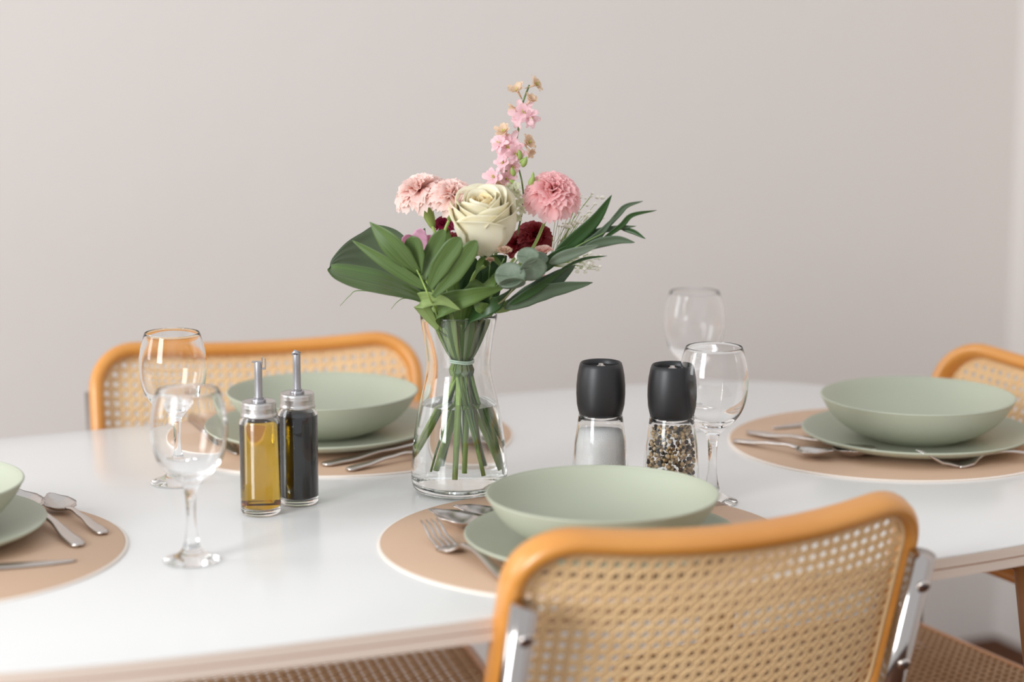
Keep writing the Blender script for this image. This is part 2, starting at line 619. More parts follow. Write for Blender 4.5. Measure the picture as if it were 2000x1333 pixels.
def make_chair(loc, rotz, label):
    t = thing('cane_chair', label, 'chair', loc, rotz, 'cane chairs around the table')
    rr = [(x, y + BH / 2) for x, y in rrect(CW / 2, BH / 2, .054, 9, 10)]
    V, F = [], []
    nr, ns = len(rr), 20
    pn = Vector((0, math.cos(CREC), math.sin(CREC)))
    for i, (x, w) in enumerate(rr):
        p = back_pt(x, w)
        tg = (back_pt(*rr[(i + 1) % nr]) - back_pt(*rr[i - 1])).normalized()
        o_ = tg.cross(pn).normalized()
        for k in range(ns):
            a = 2 * PI * k / ns
            ca, sa = math.cos(a), math.sin(a)
            V.append(tuple(p + o_ * math.copysign(abs(ca) ** .8, ca) * .0088 + pn * math.copysign(abs(sa) ** .8, sa) * .0155))
    for i in range(nr):
        j = (i + 1) % nr
        for k in range(ns):
            k2 = (k + 1) % ns
            F.append((i * ns + k, i * ns + k2, j * ns + k2, j * ns + k))
    fr = obj('back_frame', (V, F, None), 'chair_wood', t)
    inn = [(x, y + BH / 2) for x, y in rrect(CW / 2 - .0085, BH / 2 - .0085, .046, 8, 10)]
    obj('cane_spline', tube([back_pt(x, w, -0.006) for x, w in inn], 0.0026, 6, closed=True), 'cane', fr)
    obj('back_cane', cane_mesh(CW / 2 - .006, BH / 2 - .006, .047, lambda x, y, z: tuple(back_pt(x, y + BH / 2, -0.004 - z))), 'cane', t)
    # seat
    sy0, sd, sz, sw = .065, .42, .474, .44
    sr = [(x, y + sy0 + sd / 2) for x, y in rrect(sw / 2, sd / 2, .05, 8, 8)]
    sf = obj('seat_frame', tube([(x, y, sz) for x, y in sr], 0.010, 14, closed=True), 'chair_wood', t)
    obj('seat_cane', cane_mesh(sw / 2 - .006, sd / 2 - .006, .045, lambda x, y, z: (x, y + sy0 + sd / 2, sz + .009 + z)), 'seat_cane', t)
    # chrome tube: one continuous bend
    off = -0.031
    path = []
    for s in (-1, 1):
        x = s * (CW / 2)
        xs = s * (sw / 2 + .002)
        p = [back_pt(x, .052, off), back_pt(x, .30, off), Vector((xs, .02, sz - .03)), Vector((xs, .49, sz - .03)), Vector((xs, .50, .0135)), Vector((xs, -.02, .0135))]
        path.append(p)
    full = path[0] + path[1][::-1]
    obj('chrome_tube', tube(fillet(full, .07, 8), 0.0125, 20), 'chrome', t)
    nrm = Vector((0, -math.cos(CREC), -math.sin(CREC)))
    for s in (-1, 1):
        for w in (.078, .165):
            c = back_pt(s * CW / 2, w, off) + nrm * .0105
            scr = tube([c, c + nrm * .003, c + nrm * .0042], [.0068, .0064, .004], 16)
            sc = obj('screw', scr, 'steel', t)
            obj('screw_recess', tube([c + nrm * .0040, c + nrm * .0046], [.0022, .0022], 6), 'black', sc)
    return t


chair = make_chair((0.187, 1.915, 0), math.radians(24.0), 'cane back chair in front, its back turned to the camera')
dup(chair, (-.319, 2.7605, 0), math.radians(194), 'cane back chair behind the oil bottles on the far side of the table')
dup(chair, (.641, 2.580, 0), math.radians(117.5), 'cane back chair at the right end, behind the bowl by the frame edge')

# ------------------------------------------------------------ placemats, plates, bowls
MATG, PLG, BWG = 'round tan placemats', 'sage green dinner plates', 'sage green bowls'
mat_spots = [((.072, 2.103), .2, 'tan placemat under the bowl at the front chair'),
             ((-.206, 2.572), .206, 'tan placemat behind the oil bottles'),
             ((.441, 2.535), .190, 'tan placemat at the right end of the table'),
             ((-.568, 2.065), .2, 'tan placemat cut by the left edge of the picture')]
MZ = .7525


def disc(prof, rx):
    return lathe(prof, 96)


for i, ((x, y), r, lab) in enumerate(mat_spots):
    t = thing('placemat', lab, 'placemat', (x, y, .75), 0, MATG)
    sharp(obj('leatherette_top', lathe([(0, .0012), (r - .0015, .0012), (r - .0012, .0022), (r - .002, .0026), (0, .0026)], 128), 'mat_tan', t))
    sharp(obj('backing', lathe([(0, 0.0), (r + .0012, 0), (r + .0016, .0014), (r - .001, .0022)], 128), 'mat_edge', t))['label'] = 'pale backing that shows as a thin rim'

plate_prof = [(0, .0), (.078, .0), (.080, -.0), (.083, .0035), (.100, .0055), (.120, .0105), (.1285, .0155), (.1295, .0178), (.1282, .0190), (.126, .0182), (.118, .0145), (.100, .0098), (.086, .0085), (0, .0080)]
bowl_prof = [(0, .0015), (.046, .0015), (.049, 0.0), (.054, .0), (.056, .0025), (.075, .0085), (.092, .0205), (.103, .0345), (.1088, .0455), (.1098, .0478), (.1090, .0490), (.1068, .0478), (.1000, .0360), (.0890, .0235), (.0720, .0125), (.050, .0075), (0, .0065)]


def respline(prof, n=4, keep=0):
    pts = smooth_path([(r, z, 0) for r, z in prof], n)
    return [(max(p.x, 0) if i else 0, p.y) for i, p in enumerate(pts)]


plates, bowls = [], []
pp, bp = None, None
set_spots = [((.085, 2.062), 'near the front chair, partly behind its back', 'front chair'),
             ((-.2185, 2.545), 'behind the oil bottles', 'far left chair'),
             ((.4625, 2.517), 'at the right end of the table', 'right end chair')]
lx = at(43, 950, .806).x - .11
set_spots.append(((lx, at(43, 950, .806).y + .0), 'cut by the left edge of the picture', 'left end'))
for i, ((x, y), lab, who) in enumerate(set_spots):
    t = thing('dinner_plate', 'sage green plate ' + ['under the front bowl', 'under the bowl behind the oil bottles', 'under the bowl at the right end', 'at the left edge of the picture'][i], 'plate', (x, y, .7528), 0, PLG)
    if pp is None:
        pp = obj('plate_body', lathe([(max(r, 0), z) for r, z in plate_prof], 128), 'sage', t)
        ps = obj('plate_rim', tube([(.1290 * math.cos(2 * PI * k / 96), .1290 * math.sin(2 * PI * k / 96), .0178) for k in range(96)], .0014, 8, closed=True), 'sage', t)
        P0 = [pp, ps]
    else:
        for q in P0:
            c = q.copy()
            C.objects.link(c)
            c.parent = t
    t = thing('bowl', 'shallow sage green bowl ' + lab, 'bowl', (x, y, .7613), 0, BWG)
    if bp is None:
        bp = obj('bowl_body', lathe(bowl_prof, 128), 'sage', t)
        bs = obj('bowl_rim', tube([(.1090 * math.cos(2 * PI * k / 96), .1090 * math.sin(2 * PI * k / 96), .0480) for k in range(96)], .0013, 8, closed=True), 'sage', t)
        B0 = [bp, bs]
        for o in (pp, bp):
            sub = o.modifiers.new('smooth', 'SUBSURF')
            sub.levels = sub.render_levels = 1
    else:
        for q in B0:
            c = q.copy()
            C.objects.link(c)
            c.parent = t


# ------------------------------------------------------------ cutlery: local x runs from the tip (0) to the handle end (L)
def lerp_tab(tab, s):
    for (a, x), (b_, y) in zip(tab, tab[1:]):
        if s <= b_:
            k = (s - a) / (b_ - a) if b_ > a else 0
            k = k * k * (3 - 2 * k)
            return x + (y - x) * k
    return tab[-1][1]


def strip(x0, x1, wt, zt, th=.0016, conc=None, n=28, nu=8):
    def top(u, v):
        x = x0 + (x1 - x0) * v
        w = lerp_tab(wt, x)
        yy = (u - .5) * 2
        z = lerp_tab(zt, x)
        if conc:
            z -= lerp_tab(conc, x) * (1 - yy * yy)
        else:
            z += .0009 * (1 - yy * yy)
        return Vector((x, yy * w / 2, z + th / 2))
    A = sheet(top, nu, n)
    V = list(A[0]) + [(v[0], v[1], v[2] - th) for v in A[0]]
    N = len(A[0])
    F = list(A[1]) + [tuple(i + N for i in f[::-1]) for f in A[1]]
    for j in range(n):
        for i in (0, nu):
            a = j * (nu + 1) + i
            c = a + nu + 1
            F.append((a, c, c + N, a + N) if i == 0 else (c, a, a + N, c + N))
    for j in (0, n):
        for i in range(nu):
            a = j * (nu + 1) + i
            F.append((a + 1, a, a + N, a + 1 + N) if j == 0 else (a, a + 1, a + 1 + N, a + N))
    return V, F, None


def make_spoon(L, t):
    k = (L / .2) ** .6
    bl = .062 * k
    wt = [(0, .002), (.004 * k, .012 * k), (.02 * k, .037 * k), (.036 * k, .042 * k), (.052 * k, .030 * k), (bl, .008 * k), (bl + .02 * k, .0058 * k), (.6 * L, .0085 * k), (.925 * L, .0165 * k), (.985 * L, .015 * k), (L, .006)]
    zt = [(0, .016 * k), (.02 * k, .0125 * k), (.045 * k, .0100 * k), (bl, .0100 * k), (bl + .015 * k, .0115 * k), (.6 * L, .0095 * k), (.85 * L, .0040), (L, .0022)]
    cc = [(0, 0), (.01 * k, .004 * k), (.032 * k, .0090 * k), (.05 * k, .005 * k), (bl, .0005), (L, 0)]
    obj('bowl', strip(0, bl, wt, zt, .0013, cc, 26, 14), 'steel', t)
    obj('handle', strip(bl - .001, L, wt, zt, .0022, None, 26, 6), 'steel', t)


def make_fork(L, t):
    zt = [(0, .019), (.03, .0055), (.047, .0013), (.06, .003), (.08, .0125), (.1, .0135), (.16, .005), (L, .003)]
    wt = [(0, .02), (.046, .0245), (.058, .022), (.072, .0075), (.1, .0062), (.13, .008), (L - .015, .0165), (L - .003, .014), (L, .007)]
    obj('handle', strip(.044, L, wt, zt, .0027, None, 34, 6), 'steel', t)
    for q in range(4):
        y = (q - 1.5) * .0063
        pts = [(x, y * (.86 + .14 * x / .046), lerp_tab(zt, x)) for x in (.0, .008, .016, .024, .032, .040, .0465)]
        obj('tine', tube(pts, [.0006, .0012, .0015, .0016, .0017, .0018, .0019], 8), 'steel', t)


def make_knife(L, t):
    bt = [(0, .001), (.01, .008), (.03, .014), (.06, .0175), (.105, .0165), (.11, .009)]
    zt = [(0, .0012), (.03, .0012), (.11, .0026)]
    obj('blade', strip(0, .112, bt, zt, .0011, None, 20, 6), 'steel', t)
    ht = [(.105, .010), (.12, .0125), (.17, .014), (L - .006, .0165), (L, .010)]
    obj('handle', strip(.108, L, ht, [(.1, .0035), (L, .004)], .0052, None, 16, 6), 'steel', t)


def place(kind, tip, end, L, label, z=.7528, ang=None):
    a = at(tip[0], tip[1], z)
    e = at(end[0], end[1], z)
    rz = math.atan2(e.y - a.y, e.x - a.x)
    t = thing(kind, label, kind, (a.x, a.y, z), rz, {'fork': 'steel forks', 'spoon': 'steel spoons', 'knife': 'steel knives'}[kind])
    {'fork': make_fork, 'spoon': make_spoon, 'knife': make_knife}[kind](L, t)
    return t


place('fork', (837, 1052), (960, 1122), .195, 'steel fork left of the front bowl, tines up')
place('spoon', (838, 1026), (1040, 1044), .195, 'larger steel spoon beyond the front plate, bowl tip lifted')
place('spoon', (884, 1013), (1040, 1012), .140, 'small steel spoon beyond the front plate, nearest the vase')
place('spoon', (28, 985), (152, 1068), .195, 'larger steel spoon beside the bowl at the left edge, bowl hidden by it')
place('spoon', (97, 988), (217, 1054), .140, 'small steel spoon on the edge of the left placemat')
place('knife', (150, 1098), (0, 1110), .21, 'steel knife at the bottom of the left placemat')
place('spoon', (1712, 905), (1506, 858), .195, 'larger steel spoon in front of the plate at the right end')
place('spoon', (1628, 903), (1482, 874), .140, 'small steel spoon near the rim of the right placemat')
place('knife', (1508, 839), (1585, 829), .21, 'steel knife on the far side of the right placemat')
place('fork', (1794, 916), (2000, 903), .195, 'steel fork in front of the plate at the right end')
place('spoon', (930, 872), (620, 913), .195, 'larger steel spoon in front of the plate behind the oil bottles')
place('spoon', (878, 886), (672, 923), .140, 'small steel spoon near the front rim of the placemat behind the vase')
place('knife', (462, 890), (436, 868), .21, 'steel knife left of the bowl behind the oil bottles')
place('fork', (948, 868), (905, 832), .195, 'steel fork seen through the vase on the far left placemat')


# ------------------------------------------------------------ wine glasses
def make_wine_glass():
    out = [(0, .0004), (.020, .0004), (.0262, .0006), (.0270, .0012), (.0268, .0022), (.0235, .0036), (.0160, .0062), (.0105, .0098), (.0078, .0150), (.0062, .0215), (.0046, .0330), (.0042, .0450), (.0047, .0580), (.0056, .0680), (.0078, .0735),
           (.0135, .0785), (.0195, .0835), (.0250, .0892), (.0300, .0970), (.0335, .1065), (.0356, .1180), (.0362, .1290), (.0352, .1400), (.0330, .1510), (.0296, .1620), (.0290, .1636)]
    inn = [(.0283, .1638), (.0281, .1622), (.0315, .1510), (.0338, .1400), (.0348, .1290), (.0342, .1180), (.0320, .1065), (.0283, .0975), (.0225, .0900), (.0150, .0850), (.0070, .0822), (0, .0815)]
    return out, inn


GL = [((.206, 2.2581), 'clear wine glass beside the pepper mill, behind the front bowl'),
      ((-.2990, 2.0362), 'clear wine glass nearest the camera, left of the oil bottles'),
      ((-.3590, 2.3419), 'clear wine glass on the far left, before the cane chair'),
      ((.2150, 2.62), 'blurred clear wine glass farthest away, behind the pepper mill')]
go, gi = make_wine_glass()
g0 = None
for (x, y), lab in GL:
    if g0 is None:
        g0 = thing('wine_glass', lab, 'wine glass', (x, y, .75), 0, 'clear wine glasses')
        o = obj('glass_body', lathe(go + gi, 96), 'thin_glass', g0)
        sub = o.modifiers.new('smooth', 'SUBSURF')
        sub.levels = sub.render_levels = 1
    else:
        dup(g0, (x, y, .75), 0.3, lab)

# ------------------------------------------------------------ oil and vinegar bottles
def make_bottle(name, loc, label, kind, spin):
    t = thing(name, label, 'bottle', loc, spin, 'pouring bottles')
    R, H = .0203, .1010
    pr = [(0, .0012), (R - .006, .0003), (R - .002, .0008), (R, .0038), (R, H - .0065), (R - .0007, H - .0035), (R - .0032, H - .0008), (R - .0040, H + .006), (R - .0040, H + .010),
          (R - .0056, H + .010), (R - .0056, H), (R - .0032, H - .0040), (R - .0018, H - .0075), (R - .0018, .0085), (R - .004, .0060), (0, .0055)]
    g = obj('glass_body', lathe(pr, 64), 'glass', t)
    lr = R - .0017
    lp = [(0, .0057), (lr - .003, .0062), (lr, .0090), (lr, H - .0080), (lr - .0020, H - .0045), (0, H - .0045)]
    sharp(obj('liquid', lathe(lp, 64), kind, t))['label'] = 'golden oil' if kind == 'oil' else 'nearly black vinegar'
    cp = [(0, H + .0145), (.0150, H + .0145), (.0158, H + .0148), (.0165, H + .0153), (.0172, H + .0143), (.0174, H + .0125), (.0174, H + .0098), (.0177, H + .0086), (.0172, H + .0074), (.0178, H + .0060), (.0173, H + .0046), (.0181, H + .0030), (.0186, H + .0012), (.0184, H + .0002), (.0160, H + .0004)]
    c = obj('screw_cap', lathe(cp[::-1], 64), 'cap_steel', t)
    sp = [(.0072, H + .0143), (.0074, H + .0162), (.0070, H + .0172), (.0052, H + .0175), (.0052, H + .0192), (.0041, H + .0194), (.0040, H + .0200), (.0040, H + .0400), (.0040, H + .0545), (.0039, H + .0550), (.0030, H + .0550), (.0029, H + .0540), (.0, H + .0500)]
    s = sharp(obj('pourer', lathe(sp, 32), 'spout_grey', t))
    return t, H


bt, H = make_bottle('oil_bottle', (-.2541, 2.2142, .75), 'small glass bottle of golden oil with steel pourer cap', 'oil', 0)
obj('hinge_flap', merge(box((-.0062, -.0035, H + .0548), (.0042, .0035, H + .0556)), box((.0036, -.0022, H + .0475), (.0068, .0022, H + .0490)), box((.0068, -.0022, H + .0475), (.0078, .0022, H + .0590)), box((.0036, -.0022, H + .0520), (.0046, .0022, H + .0600))), 'spout_grey', bt, smooth=False)
bt, H = make_bottle('vinegar_bottle', (-.2195, 2.2560, .75), 'small glass bottle of black vinegar with steel pourer cap', 'vinegar', 0)
obj('hinge_flap', merge(tube([(-.0042, 0, H + .0545), (-.002, 0, H + .0575), (.0035, 0, H + .0550)], [.0016, .0024, .0026], 10)), 'spout_grey', bt)


# ------------------------------------------------------------ salt and pepper mills
def make_mill(name, loc, label):
    t = thing(name, label, 'mill', loc, 0.4, 'table mills')
    go_ = [(0, .0006), (.024, .0006), (.0275, .0015), (.0290, .0050), (.0291, .020), (.0285, .040), (.0268, .062), (.0240, .080), (.0228, .0885), (.0222, .0930), (.0190, .0940), (.0178, .0940)]
    gi_ = [(.0178, .0880), (.0205, .0870), (.0220, .0790), (.0250, .061), (.0266, .040), (.0270, .020), (.0266, .0090), (.0240, .0075), (0, .0070)]
    obj('glass_jar', lathe(go_ + gi_, 64), 'glass', t)
    cp = [(0, .0895), (.0206, .0895), (.0218, .0905), (.0230, .0935), (.0246, .1010), (.0253, .1120), (.0252, .1210), (.0243, .1310), (.0226, .1400), (.0214, .1438), (.0205, .1446), (.0196, .1440), (.0190, .1395), (.0060, .1385), (.0040, .1388), (0, .1388)]
    c = sharp(obj('cap', lathe(cp, 64), 'black', t), 50)
    obj('dial', lathe([(0, .1386), (.0048, .1386), (.0050, .1402), (.0040, .1412), (.0026, .1414), (.0024, .1432), (0, .1436)], 24), 'steel', c)
    return t


sm = make_mill('salt_mill', (.0914, 2.2731, .75), 'glass salt mill with a black cap, between vase and pepper mill')
obj('salt', lathe([(0, .0075), (.0236, .0078), (.0262, .0095), (.0266, .020), (.0262, .040), (.0246, .061), (.0222, .074), (.012, .077), (0, .078)], 48), 'salt', sm, kind='stuff')
pm = make_mill('pepper_mill', (.1639, 2.2602, .75), 'glass pepper mill with black cap, full of mixed peppercorns')
random.seed(4)
pv, pf, pi = [], [], []
for k in range(760):
    z = random.uniform(.0095, .084)
    rmax = lerp_tab([(0, .0240), (.02, .0244), (.04, .0240), (.061, .0225), (.084, .0192)], z)
    rr_ = rmax * (1 - .55 * random.random() ** 2.2) - .0004
    a = random.uniform(0, 2 * PI)
    bb = ball((rr_ * math.cos(a), rr_ * math.sin(a), z), random.uniform(.0016, .0024), 6)
    o_ = len(pv)
    pv += bb[0]
    pf += [tuple(i + o_ for i in f) for f in bb[1]]
    m_ = random.choices((0, 1, 2), (4, 5, 3))[0]
    pi += [m_] * len(bb[1])
po = obj('peppercorns', (pv, pf, None), [M['pep1'], M['pep2'], M['pep3']], pm, kind='stuff')
po.data.polygons.foreach_set('material_index', pi)

# ------------------------------------------------------------ vase
VX, VY = -.0556, 2.3103
vase = thing('glass_vase', 'clear waisted glass vase half full of water', 'vase', (VX, VY, .75))
vo = [(0, .0012), (.030, .0004), (.0420, .0006), (.0475, .0030), (.0502, .0085), (.0507, .0183), (.0503, .030), (.0484, .0526), (.0450, .076), (.0413, .0954), (.0380, .108), (.0345, .1220), (.0331, .1352), (.0338, .1480), (.0363, .1635), (.0388, .178), (.0405, .1880), (.0402, .1892)]
vt = .0018
vi_ = [(.0390, .1890), (.0386, .1872), (.0369, .178), (.0344, .1635), (.0319, .1480), (.0312, .1352), (.0326, .1220), (.0361, .108), (.0394, .0954), (.0431, .076), (.0465, .0526), (.0484, .030), (.0487, .0183), (.0476, .0120), (.0440, .0090), (.030, .0078), (0, .0075)]
o = obj('glass_body', lathe(vo + vi_, 96), 'glass', vase)
sub = o.modifiers.new('smooth', 'SUBSURF')
sub.levels = sub.render_levels = 1
wz = .0945
wp = [(0, .0078), (.030, .0081), (.0438, .0093), (.0474, .0122), (.0485, .0183), (.0482, .030), (.0463, .0526), (.0429, .076), (.0394, wz - .0006), (.0391, wz), (0, wz)]
sharp(obj('water', lathe(wp, 96), 'water', vase), 60)['label'] = 'clear water'

# ------------------------------------------------------------ flowers and foliage (each stem its own thing; parts under an Empty at the stem's foot)
BAND = P(902, 703, 2.3103)
random.seed(11)


def stem_path(top_pts, foot, k):
    """from the foot in the water through the tie to the flower"""
    a = random.uniform(0, 2 * PI)
    r = random.uniform(.001, .008)
    c = BAND + Vector((r * math.cos(a), r * math.sin(a), 0))
    return [Vector(foot), c] + [Vector(p) for p in top_pts]


feet_px = [(815, 912, 2.312), (847, 921, 2.285), (843, 895, 2.335), (889, 936, 2.275), (905, 922, 2.30), (878, 905, 2.345), (941, 929, 2.280), (960, 917, 2.31), (977, 926, 2.300), (982, 906, 2.325), (868, 915, 2.33), (925, 905, 2.345)]
feet = []
for px_, py_, Y in feet_px:
    p = P(px_, py_, Y)
    d = Vector((p.x - VX, p.y - VY))
    lim = .0445
    if d.length > lim:
        d = d.normalized() * lim
    feet.append(Vector((VX + d.x, VY + d.y, max(p.z, .766))))


def sprig(name, label, cat, foot, group=None):
    t = thing(name, label, cat, tuple(feet[foot]), 0, group)
    t['_f'] = foot
    return t


def add_stem(t, foot, tops, r=.0022, m='stem', r1=None):
    pts = smooth_path(stem_path(tops, feet[foot], foot), 8)
    n = len(pts)
    r1 = r1 or r * .75
    return obj('stem', tube(pts, [r + (r1 - r) * i / n for i in range(n)], 8), m, t, base=t.location)


def frame_from(axis):
    z = Vector(axis).normalized()
    x = z.cross(Vector((0, 0, 1)))
    if x.length < 1e-3:
        x = Vector((1, 0, 0))
    x.normalize()
    return x, z.cross(x), z


# ---- carnation head
def carnation_mesh(c, axis, R, rings, seed, spread=1.6, ruff=.16):
    rnd = random.Random(seed)
    X, Y, Z = frame_from(axis)
    ms = []
    nr = len(rings)
    for ri, n in enumerate(rings):
        f = (ri + .6) / nr
        for k in range(n):
            ph = 2 * PI * (k + rnd.random() * .6) / n + ri
            th_end = f * spread + rnd.uniform(-.18, .18)
            L = R * (1.0 + .10 * rnd.random() - .12 * (1 - f))
            wid = rnd.uniform(.62, .85) + .25 * (1 - f)
            p1, p2 = rnd.uniform(0, 6), rnd.uniform(0, 6)
            kk = rnd.uniform(6, 9)

            def fn(u, v, ph=ph, th_end=th_end, L=L, wid=wid, p1=p1, p2=p2, kk=kk):
                a = (u - .5) * 2
                edge = 1 + (.022 * (1 if int(u * 18 + .5) % 2 else -1)) * (v > .95) - .05 * a * a * v
                s = v * edge
                th = th_end * (s ** 1.5)
                az = ph + a * wid * (s ** .7) / max(.5, math.sin(max(th, .5)))
                # radial path bending outward
                rad = L * s
                d = X * math.cos(az) * math.sin(th) + Y * math.sin(az) * math.sin(th) + Z * math.cos(th)
                rf = ruff * L * s * s * (math.sin(kk * a + p1) + .45 * math.sin(2.1 * kk * a + p2))
                nrm = X * math.cos(az) * math.cos(th) + Y * math.sin(az) * math.cos(th) - Z * math.sin(th)
                return c + d * rad + nrm * rf * .8
            ms.append(sheet(fn, 18, 7))
    return merge(*ms)


def calyx_mesh(c, axis, L, r):
    """green cup below c, along -axis"""
    z = -Vector(axis).normalized()
    pts = [c + z * (L * t) for t in (-.12, .1, .4, .75, 1.0, 1.12)]
    return tube(pts, [r * 1.25, r * 1.15, r, r * .85, r * .6, r * .35], 12)


def carnation(label, cpx, cY, axis, R, rings, m, foot, seed, via, name='carnation', cal=.020, group='carnations in the vase', ruff=.16, spread=1.6):
    c = P(cpx[0], cpx[1], cY)
    ax = Vector(axis).normalized()
    base = c - ax * R * .35
    t = sprig(name, label, 'flower', foot, group)
    obj('petals', carnation_mesh(base, ax, R, rings, seed, spread, ruff), m, t, base=t.location, kind='stuff')
    cx = obj('calyx', calyx_mesh(base, ax, cal, R * .22), 'bud', t, base=t.location)
    add_stem(t, foot, [P(*q) for q in via] + [base - ax * cal], .0022, 'stem')
    return t


carnation('peach pink carnation, highest on the left of the bouquet', (822, 376), 2.30, (-.25, -.25, .8), .0290, (5, 7, 9, 10), 'carn', 3, 1, [(868, 600, 2.30), (852, 470, 2.30)], cal=.028)
carnation('smaller peach pink carnation touching the white rose', (884, 384), 2.275, (.12, -.5, .8), .0250, (5, 7, 8, 8), 'carn', 4, 2, [(880, 600, 2.30), (868, 470, 2.29)])
carnation('salmon pink carnation on the right of the bouquet', (1080, 378), 2.29, (.15, -.55, .75), .0300, (6, 8, 9, 9), 'carn2', 6, 3, [(935, 600, 2.30), (1030, 500, 2.285)], ruff=.13)
carnation('dark red carnation behind the salmon pink one', (1046, 462), 2.345, (.2, -.7, .45), .0190, (5, 7, 8, 8), 'red', 7, 4, [(935, 610, 2.31), (1000, 540, 2.33)], name='red_carnation')
carnation('dark red carnation low behind the rounded grey leaves', (1008, 478), 2.355, (-.1, -.8, .4), .0150, (5, 6, 7), 'red', 7, 5, [(935, 610, 2.31), (980, 540, 2.34)], name='red_carnation')
carnation('maroon carnation in the gap left of the white rose', (882, 488), 2.33, (0, -.8, .4), .0200, (5, 6, 7), 'red', 10, 6, [(895, 610, 2.31), (885, 560, 2.33)], name='maroon_carnation')
carnation('magenta carnation peeping out under the peach pink ones', (868, 440), 2.32, (0, -.6, .6), .0120, (4, 5, 6), 'magenta', 10, 8, [(895, 610, 2.31), (876, 520, 2.33)], name='magenta_carnation')


# ---- white rose
def rose():
    c = P(945, 438, 2.262)
    ax = Vector((-.06, -.40, .91)).normalized()
    X, Y, Z = frame_from(ax)
    t = sprig('white_rose', 'large cream white rose in the middle of the bouquet', 'flower', 3)
    rnd = random.Random(5)
    base = c - Z * .036
    Rm = .0305
    spec = [(.10, 3, .90), (.20, 3, .93), (.33, 3, .96), (.47, 3, .99), (.62, 4, 1.0), (.78, 4, .97), (.93, 5, .93), (1.06, 5, .84)]
    for ri, (f, n, hf) in enumerate(spec):
        for k in range(n):
            ph = 2 * PI * k / n + ri * 1.1 + rnd.uniform(-.15, .15)
            half = (PI / n) * 1.45 if ri > 1 else 1.5
            H_ = .072 * hf * rnd.uniform(.97, 1.03)
            R_ = Rm * f
            lip = (.0 if ri < 3 else .0014 + .0062 * max(0, f - .4)) * rnd.uniform(.7, 1.3)
            pa, pb = rnd.uniform(0, 6), rnd.uniform(0, 6)

            def fn(u, v, ph=ph, half=half, H_=H_, R_=R_, lip=lip, pa=pa, pb=pb, ri=ri):
                a = (u - .5) * 2
                top = 1 - .20 * abs(a) ** 2.6
                z = H_ * v * top
                belly = math.sin(min(1, v * 1.15) * PI * .5) ** .7
                close = 1 - .22 * max(0, v - .5) * (1.8 if ri < 5 else 1.1)
                rr = (R_ * belly * close + .0015) * (1 + .03 * math.sin(3 * a + pa))
                w = max(0, v - .80) / .20
                rr += lip * w * w + .0008 * w * math.sin(5 * a + pb)
                z -= lip * .45 * w ** 3
                az = ph + a * half * (.35 + .65 * min(1, v * 1.6))
                rr += (.0010 + .0016 * min(1, ri / 4)) * a * (1 if ri % 2 else -1)
                return base + X * math.cos(az) * rr + Y * math.sin(az) * rr + Z * z
            obj('petal', sheet(fn, 14, 12), 'rose' if ri > 2 else 'rose_heart', t, base=t.location, thick=.0004)
    for k in range(5):
        a = 2 * PI * k / 5
        d = X * math.cos(a) + Y * math.sin(a)
        obj('sepal', blade([base + d * .003, base + d * .014 - Z * .002, base + d * .026 - Z * .010], .007, Z.cross(d), 4, 5), 'leaf_mid', t, base=t.location)
    obj('hip', calyx_mesh(base, Z, .012, .006), 'leaf_mid', t, base=t.location)
    add_stem(t, 3, [P(905, 620, 2.30), P(925, 540, 2.285), base - Z * .012], .0027, 'stem')


rose()


# ---- larkspur
def floret(c, axis, R, n=5, m='lark', seed=0, spur=True, open_=1.0):
    rnd = random.Random(seed)
    X, Y, Z = frame_from(axis)
    ms = []
    for lay in range(2):
        for k in range(n):
            ph = 2 * PI * (k + .5 * lay + rnd.uniform(-.12, .12)) / n
            d = X * math.cos(ph) + Y * math.sin(ph)
            w = Z.cross(d)
            L = R * (1 if lay == 0 else .68) * rnd.uniform(.85, 1.15)
            lift = (1.05 - open_ * .8) + (.25 if lay else 0) + rnd.uniform(-.12, .12)
            path = [c, c + d * L * .45 + Z * L * .40 * lift, c + d * L * .85 * (open_ * .6 + .4) + Z * L * .62 * lift, c + d * L * (open_ * .7 + .3) + Z * L * (.70 * lift - .05)]
            ms.append(blade(path, R * rnd.uniform(.34, .50), w + Z * rnd.uniform(-.3, .3), 4, 3, .2, wave=.15))
    if spur:
        ms.append(tube([c, c - Z * R * .5 + Vector((0, 0, R * .1)), c - Z * R * 1.1 + Vector((0, 0, R * .25))], [R * .12, R * .09, R * .03], 6))
    return merge(*ms)


def bud(c, axis, L, r, m='bud'):
    z = Vector(axis).normalized()
    pts = [c + z * L * t for t in (0, .12, .35, .6, .85, 1)]
    return tube(pts, [r * .3, r * .75, r, r * .85, r * .45, r * .08], 8)


